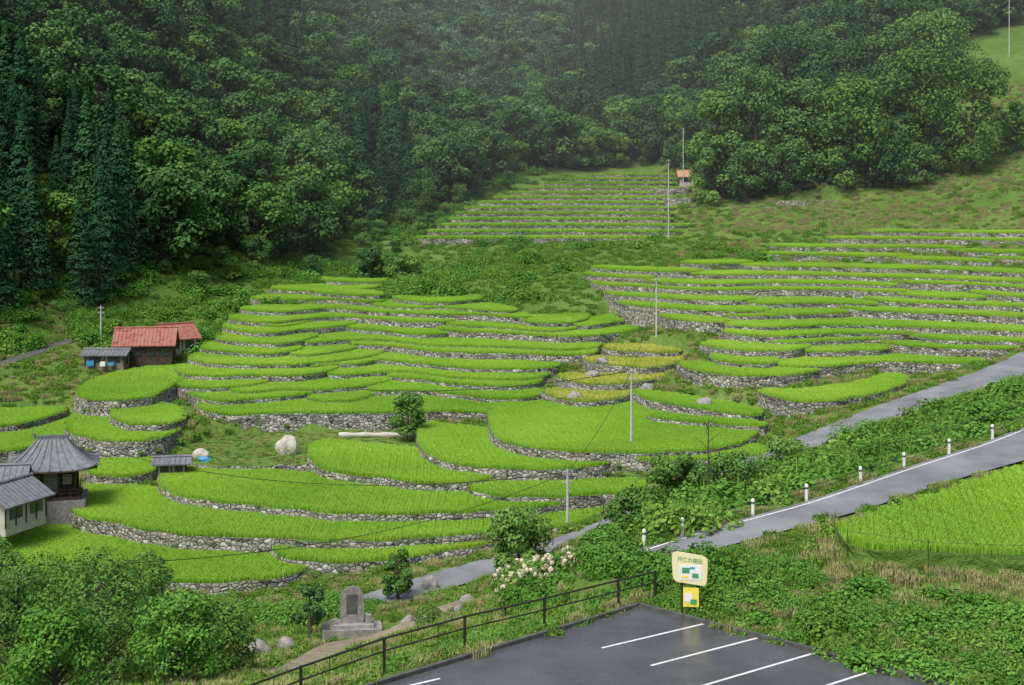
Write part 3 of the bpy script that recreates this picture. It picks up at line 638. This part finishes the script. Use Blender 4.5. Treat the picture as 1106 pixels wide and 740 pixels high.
for i in(-1.9,-.65,.65,1.9):
    for j in(-1.55,1.55): mb.cyl((i,j,.5),(i,j,2.8),.11,.1,M['wood'],8)
for j in(-1.55,1.55): mb.box((0,j,2.65),(4.1,.16,.22),M['wood']); 
for i in(-1.9,1.9): mb.box((i,0,2.65),(.16,3.1,.22),M['wood'])
mb.obj('posts',parent=hall)
mb=MB(); mb.box((0,.5,1.6),(3.4,1.9,2.1),M['wood']); mb.box((0,-.47,1.5),(1.2,.06,1.7),M['plaster']); mb.box((-1.2,-.47,1.7),(.7,.06,.8),M['plaster']);mb.box((1.2,-.47,1.7),(.7,.06,.8),M['plaster']); mb.obj('inner_wall',parent=hall)
mb=MB()
for zz in(.85,1.15):
    mb.box((0,-1.85,zz),(4.4,.06,.07),M['wood'])
    for i in(-2.15,2.15): mb.box((i,0,zz),(.06,3.7,.07),M['wood'])
for i in np.linspace(-2.15,2.15,8): mb.box((i,-1.85,.85),(.07,.07,.7),M['wood'])
mb.obj('railing',parent=hall)
mb=MB(); roof_hip(mb,7.2,6.2,2.2,2.85,2.1,M['tile'],.45); mb.box((0,0,5.05),(2.6,.3,.35),M['tile']); mb.box((-1.35,0,5.25),(.15,.4,.35),M['tile']);mb.box((1.35,0,5.25),(.15,.4,.35),M['tile']); mb.obj('roof',parent=hall)
x,y,_=S(8,556,104); gable_house('temple_annex',(x,y,CZ-(562-VH)/FL*104),math.radians(70),4.5,3.4,1.9,1.,M['tile'],M['plaster'],2)
x,y,_=S(-18,540,108); gable_house('temple_annex',(x,y,CZ-(552-VH)/FL*108),math.radians(10),6,4,2.2,1.3,M['tile'],M['plaster'],3)
x,y,_=S(158,388,172); gable_house('red_roof_farmhouse',(x,y,CZ-(388-VH)/FL*172),math.radians(8),6.6,4.6,2.3,1.6,M['red'],M['wood'],4)
x,y,_=S(190,378,178); gable_house('red_roof_shed',(x,y,CZ-(380-VH)/FL*178),math.radians(40),4,3.6,2.2,1.4,M['red'],M['plaster'],2)
x,y,_=S(116,392,168); e=gable_house('open_shed',(x,y,CZ-(394-VH)/FL*168),0,4.6,2.5,1.5,.4,M['tile'],M['soil'],2)
mb=MB(); mb.box((-1.6,-1.6,.35),(.9,.5,.6),M['blue'],.2); mb.box((1,-1.7,.3),(.7,.5,.4),M['blue'],-.1); mb.box((0,-1.8,.3),(.6,.5,.5),M['white']); mb.obj('tarps',parent=e)
x,y,_=S(186,503,122); gable_house('garden_shed',(x,y,yard(x,y)),math.radians(10),2.4,1.9,1.2,.25,M['tile'],M['plaster'],2)
gable_house('hillside_hut',(HX,HY,float(gz(HX,HY)[0])+.4),0,3.6,3,2.2,1.2,M['orange'],M['plaster'],1)
x,y,_=S(1110,268,262); gable_house('farm_hut',(x,y,CZ-(272-VH)/FL*262),.2,7,3,1.4,.9,M['tile'],M['plaster'],2)
def rock(name,x,y,z,sx,sy,sz,mat,seed=0):
    bm=bmesh.new(); bmesh.ops.create_icosphere(bm,subdivisions=3,radius=1); rg=np.random.default_rng(seed); f=rg.normal(0,1.6,(5,3)); ph=rg.random(5)*6
    for v in bm.verts:
        c=np.array(v.co); s=1+.09*sum(math.sin(f[i]@c*1.3+ph[i]) for i in range(5)); v.co*=s; v.co.x*=sx;v.co.y*=sy;v.co.z*=sz; v.co.z=max(v.co.z,-sz*.6)
    me=bpy.data.meshes.new(name); bm.to_mesh(me); bm.free(); me.materials.append(mat); o=bpy.data.objects.new(name,me); o.location=(x,y,z+sz*.5); scene.collection.objects.link(o); return o
x,y,_=S(311,489,129); rock('white_boulder',x,y,yard(x,y),1.0,.7,1.1,M['plaster'],3)
x,y,_=S(217,487,127); rock('white_bag_pile',x,y,yard(x,y),.7,.5,.6,M['plaster'],5)
x,y,_=S(222,486,125.5); rock('blue_tarp_pile',x,y,yard(x,y),.6,.4,.25,M['blue'],6)
a=S(366,471,138);b=S(466,471,138); mb=MB(); n=14
for i in range(n):
    p=np.array(a)+(np.array(b)-np.array(a))*i/n;q=np.array(a)+(np.array(b)-np.array(a))*(i+1)/n; zb=CZ-23.7+.25
    mb.cyl((p[0],p[1],zb),(q[0],q[1],zb),.26+.05*math.sin(i*2),.26+.05*math.sin(i*2+2),M['plaster'],10)
mb.obj('white_tarp_roll')
for i,(u,v,d) in enumerate([(652,388,163),(760,448,139),(620,436,146),(700,420,150),(640,404,157)]):
    x,y,_=S(u,v,d); rock('boulder',x,y,yard(x,y,-.1),.8,.7,.6,M['granite'],20+i)
# ---------------- memorial garden ----------------
x,y,_=S(380,684,80); mo=empty('stone_monument',(x,y,float(gz(x,y)[0])+.05),math.radians(8))
mb=MB(); mb.box((0,0,.15),(3.4,1.7,.8),M['granite']); mb.box((0,.05,.65),(2.5,1.3,.2),M['conc']); mb.obj('base',parent=mo)
mb=MB(); pr=[(-.66,-.11),(.66,-.11),(.7,.8),(.66,1.5),(.48,1.9),(.1,2.0),(-.3,1.93),(-.6,1.6),(-.7,.9)]
n=len(pr); mb.add([(a,-.16,.86+b) for a,b in pr]+[(a*.96,.16,.86+b*.98) for a,b in pr],[tuple(range(n)),tuple(range(n,2*n))[::-1]]+[(i,n+i,n+(i+1)%n,(i+1)%n) for i in range(n)],M['granite'])
mb.box((0,-.175,1.85),(.62,.02,1.1),M['darkconc']); mb.obj('slab',parent=mo)
mb=MB(); mb.box((.95,-.2,1.0),(.35,.3,.5),M['granite']); mb.box((-1.0,-.2,.9),(.3,.25,.3),M['conc']); mb.obj('offering_stones',parent=mo)
for i,(u,v,d,s) in enumerate([(310,703,73,.5),(280,702,72,.55),(345,640,88,.6),(463,638,90,.55),(440,672,80,.4),(505,655,82,.5),(495,672,79,.35),(470,668,80,.3)]):
    x,y,_=S(u,v,d); rock('garden_rock',x,y,float(gz(x,y)[0]),s,s*.8,s*1.1,M['granite'],i+40)
def bush(name,u,v,d,R,H,n,ls,mat,extra=None):
    x,y,_=S(u,v,d); mb=MB(); dd=rng.normal(size=(n,3)); dd[:,2]=np.abs(dd[:,2]); dd/=np.linalg.norm(dd,axis=1)[:,None]
    k=(.82+.2*rng.random(n))[:,None]; lump=(1+.12*np.sin(dd[:,0]*7+dd[:,1]*5))[:,None]
    mb.leaves(dd*k*lump*np.array([R,R,H]),dd+rng.normal(0,.4,(n,3)),ls,mat,.7)
    if extra:
        e=rng.normal(size=(extra,3)); e[:,2]=np.abs(e[:,2])+.2; e/=np.linalg.norm(e,axis=1)[:,None]
        for q in e:
            c=q*np.array([R,R,H])*1.06; w=rng.normal(size=(30,3)); w/=np.linalg.norm(w,axis=1)[:,None]; mb.leaves(c+w*.13,w,.06,M['petal'],.9)
    mb.cyl((0,0,-.3),(0,0,H*.5),.08,.05,M['bark'],6)
    mb.obj(name,(x,y,float(gz(x,y)[0])))
bush('clipped_shrub',463,667,79,.85,1.2,1500,.06,M['broad2'])
for u,v,d,R in((560,632,78,1.5),(590,630,76,1.6),(615,625,75,1.5),(640,618,73,1.5),(655,612,72,1.3)): bush('hydrangea_bush',u,v,d,R,1.7,1700,.09,M['kudzu'],55)
for u,v,d,R in((620,655,66,1.6),(575,660,66,1.5),(650,650,62,1.3),(725,632,60,1.6),(760,630,60,1.5),(700,640,60,1.2),(780,650,57,1.2),(668,628,62,1.4),(655,622,64,1.3)): bush('shrub',u,v,d,R,1.3,2600,.075,M['kudzu'])
GP[:,2]=gz(GP[:,0],GP[:,1])+.08
T=np.gradient(GP[:,:2],axis=0);T/=np.linalg.norm(T,axis=1)[:,None]; ribbon('garden_path',GP,np.stack([-T[:,1],T[:,0]],1),2.2,M['soil'])
# ---------------- individual trees ----------------
def tree(name,u,vb,vt,d,Rpx,nl,ls,leaf,cb=.25,lobes=16,bias=.25):
    x,y,_=S(u,vb,d); z0=float(surf(x,y)[0]); H=CZ-(vt-VH)/FL*d-z0; H=max(H,1.5); R=Rpx/FL*d
    mb=MB(); grow(mb,H/.98,R,nl,ls,leaf,cb,lobes,.85,bias=bias); mb.obj(name,(x,y,z0-.1))
tree('persimmon_tree',440,470,420,136,24,2600,.14,M['broad2'],.2,16)
tree('garden_tree',430,640,590,88,20,2400,.10,M['broad2'],.15,14)
tree('garden_tree',335,690,630,79,18,2400,.09,M['broad'],.2,12)
tree('roadside_tree',560,610,548,92,42,5500,.13,M['broad2'],.08,22)
tree('roadside_tree',690,590,530,88,36,5000,.13,M['broad2'],.1,20)
tree('roadside_tree',735,585,485,92,36,5000,.12,M['broad2'],.1,22)
tree('roadside_tree',790,560,490,95,38,4600,.12,M['broad2'],.1,20)
tree('roadside_tree',850,530,478,105,34,3600,.13,M['broad2'],.1,18)
tree('slope_tree',440,300,272,240,22,2600,.25,M['broad2'],.1,16)
tree('slope_tree',400,300,268,246,18,2200,.25,M['broad'],.1,14)
tree('slope_tree',200,380,350,182,16,2200,.18,M['broad2'],.1,14)
for u,vb,vt,d,R,c in((20,760,600,62,70,.1),(110,780,600,60,75,.12),(70,700,610,75,60,.15),(190,760,640,58,60,.2),(235,740,655,64,45,.15),(150,700,600,80,45,.2),(-20,700,580,80,50,.2),(60,800,660,52,60,.2)):
    tree('garden_maple',u,vb,vt,d,R,7500,.08,M['broad2'] if R!=60 else M['kudzu'],c,34,.4)
for u,vb,vt,d,R in((772,195,92,300,34),(815,190,70,300,48),(868,185,85,298,44),(925,186,82,292,42),(990,184,50,300,58),(1050,182,62,296,46),(905,150,30,330,56),(1010,120,20,340,50),(840,150,28,335,44),(1098,150,110,300,18)):
    tree('hillside_tree',u,vb,vt,d,R,8000,.34,M['broad2'] if R%4 else M['broad'],.03,38,.3)
x,y,_=S(765,570,89); mb=MB(); mb.cyl((0,0,-1),(0,0,5.5),.09,.03,M['bark'],6)
for i in range(9):
    a=i*2.4; z=2+i*.4; mb.cyl((0,0,z),(math.cos(a)*.9,math.sin(a)*.9,z+.8),.03,.01,M['bark'],5)
mb.obj('dead_tree',(x,y,float(gz(x,y)[0])))
r=RD[1]; sg=-1 if (r['P'][20,1]+r['O'][20,1])>r['P'][20,1] else 1
E=r['P'][:,:2]+r['O']*(sg*(r['ww']/2+.35))[:,None]
mb=MB(); us=553+E[:,0]/E[:,1]*FL
for j in range(len(E)-1):
    if 935<us[j]<1160:
        a=E[j];b=E[j+1];d=b-a; c=(a+b)/2; mb.box((c[0],c[1],r['P'][j,2]+.05),(np.linalg.norm(d)+.02,.3,.9),M['conc'],math.atan2(d[1],d[0]))
mb.obj('concrete_parapet')
mb=MB(); f=cat(np.array(nf),1.); pr=None
for p in f[2::3]:
    q=np.array([p[0],p[1]-.35,25.35]); mb.cyl(q+[0,0,-.4],q+[0,0,.8],.02,.02,M['metal'],5)
    if pr is not None:
        for z in(.3,.7): mb.cyl(pr+[0,0,z],q+[0,0,z],.008,.008,M['metal'],4)
    pr=q
mb.obj('wire_fence')
# ---------------- light, haze, camera ----------------
el=math.radians(58); az=math.radians(215)
wo=bpy.data.worlds.new('World'); scene.world=wo; wo.use_nodes=True; nt=wo.node_tree; bg=nt.nodes['Background']
sk=nt.nodes.new('ShaderNodeTexSky'); sk.sky_type='NISHITA'; sk.sun_disc=False; sk.sun_elevation=el; sk.sun_rotation=az; sk.air_density=1.; sk.dust_density=4.; sk.ozone_density=1.
nt.links.new(sk.outputs[0],bg.inputs[0]); bg.inputs[1].default_value=.15
sl=bpy.data.lights.new('sun','SUN'); sl.energy=3.3; sl.angle=math.radians(28); sl.color=(1,.97,.94); so=bpy.data.objects.new('sun',sl); scene.collection.objects.link(so)
dr=Vector((math.sin(az)*math.cos(el),math.cos(az)*math.cos(el),math.sin(el))); so.rotation_euler=dr.to_track_quat('Z','Y').to_euler(); so.location=(0,0,100)
m,nt,out=newmat('mist'); vs=N(nt,'ShaderNodeVolumeScatter'); vs.inputs['Density'].default_value=.0005; vs.inputs['Color'].default_value=(.9,.97,1,1); nt.links.new(vs.outputs[0],out.inputs['Volume'])
mb=MB(); mb.box((0,600,150),(1100,740,380),m); mb.obj('valley_mist')
cam=bpy.data.cameras.new('camera'); co=bpy.data.objects.new('camera',cam); scene.collection.objects.link(co); scene.camera=co
co.location=(0,0,CZ); co.rotation_euler=(math.radians(90),0,0); cam.sensor_width=36; cam.lens=FL/1106*36; cam.shift_y=-(370-VH)/1106; cam.clip_end=3000; cam.clip_start=.5
scene.view_settings.view_transform='Standard'; scene.view_settings.look='None'; scene.view_settings.exposure=0
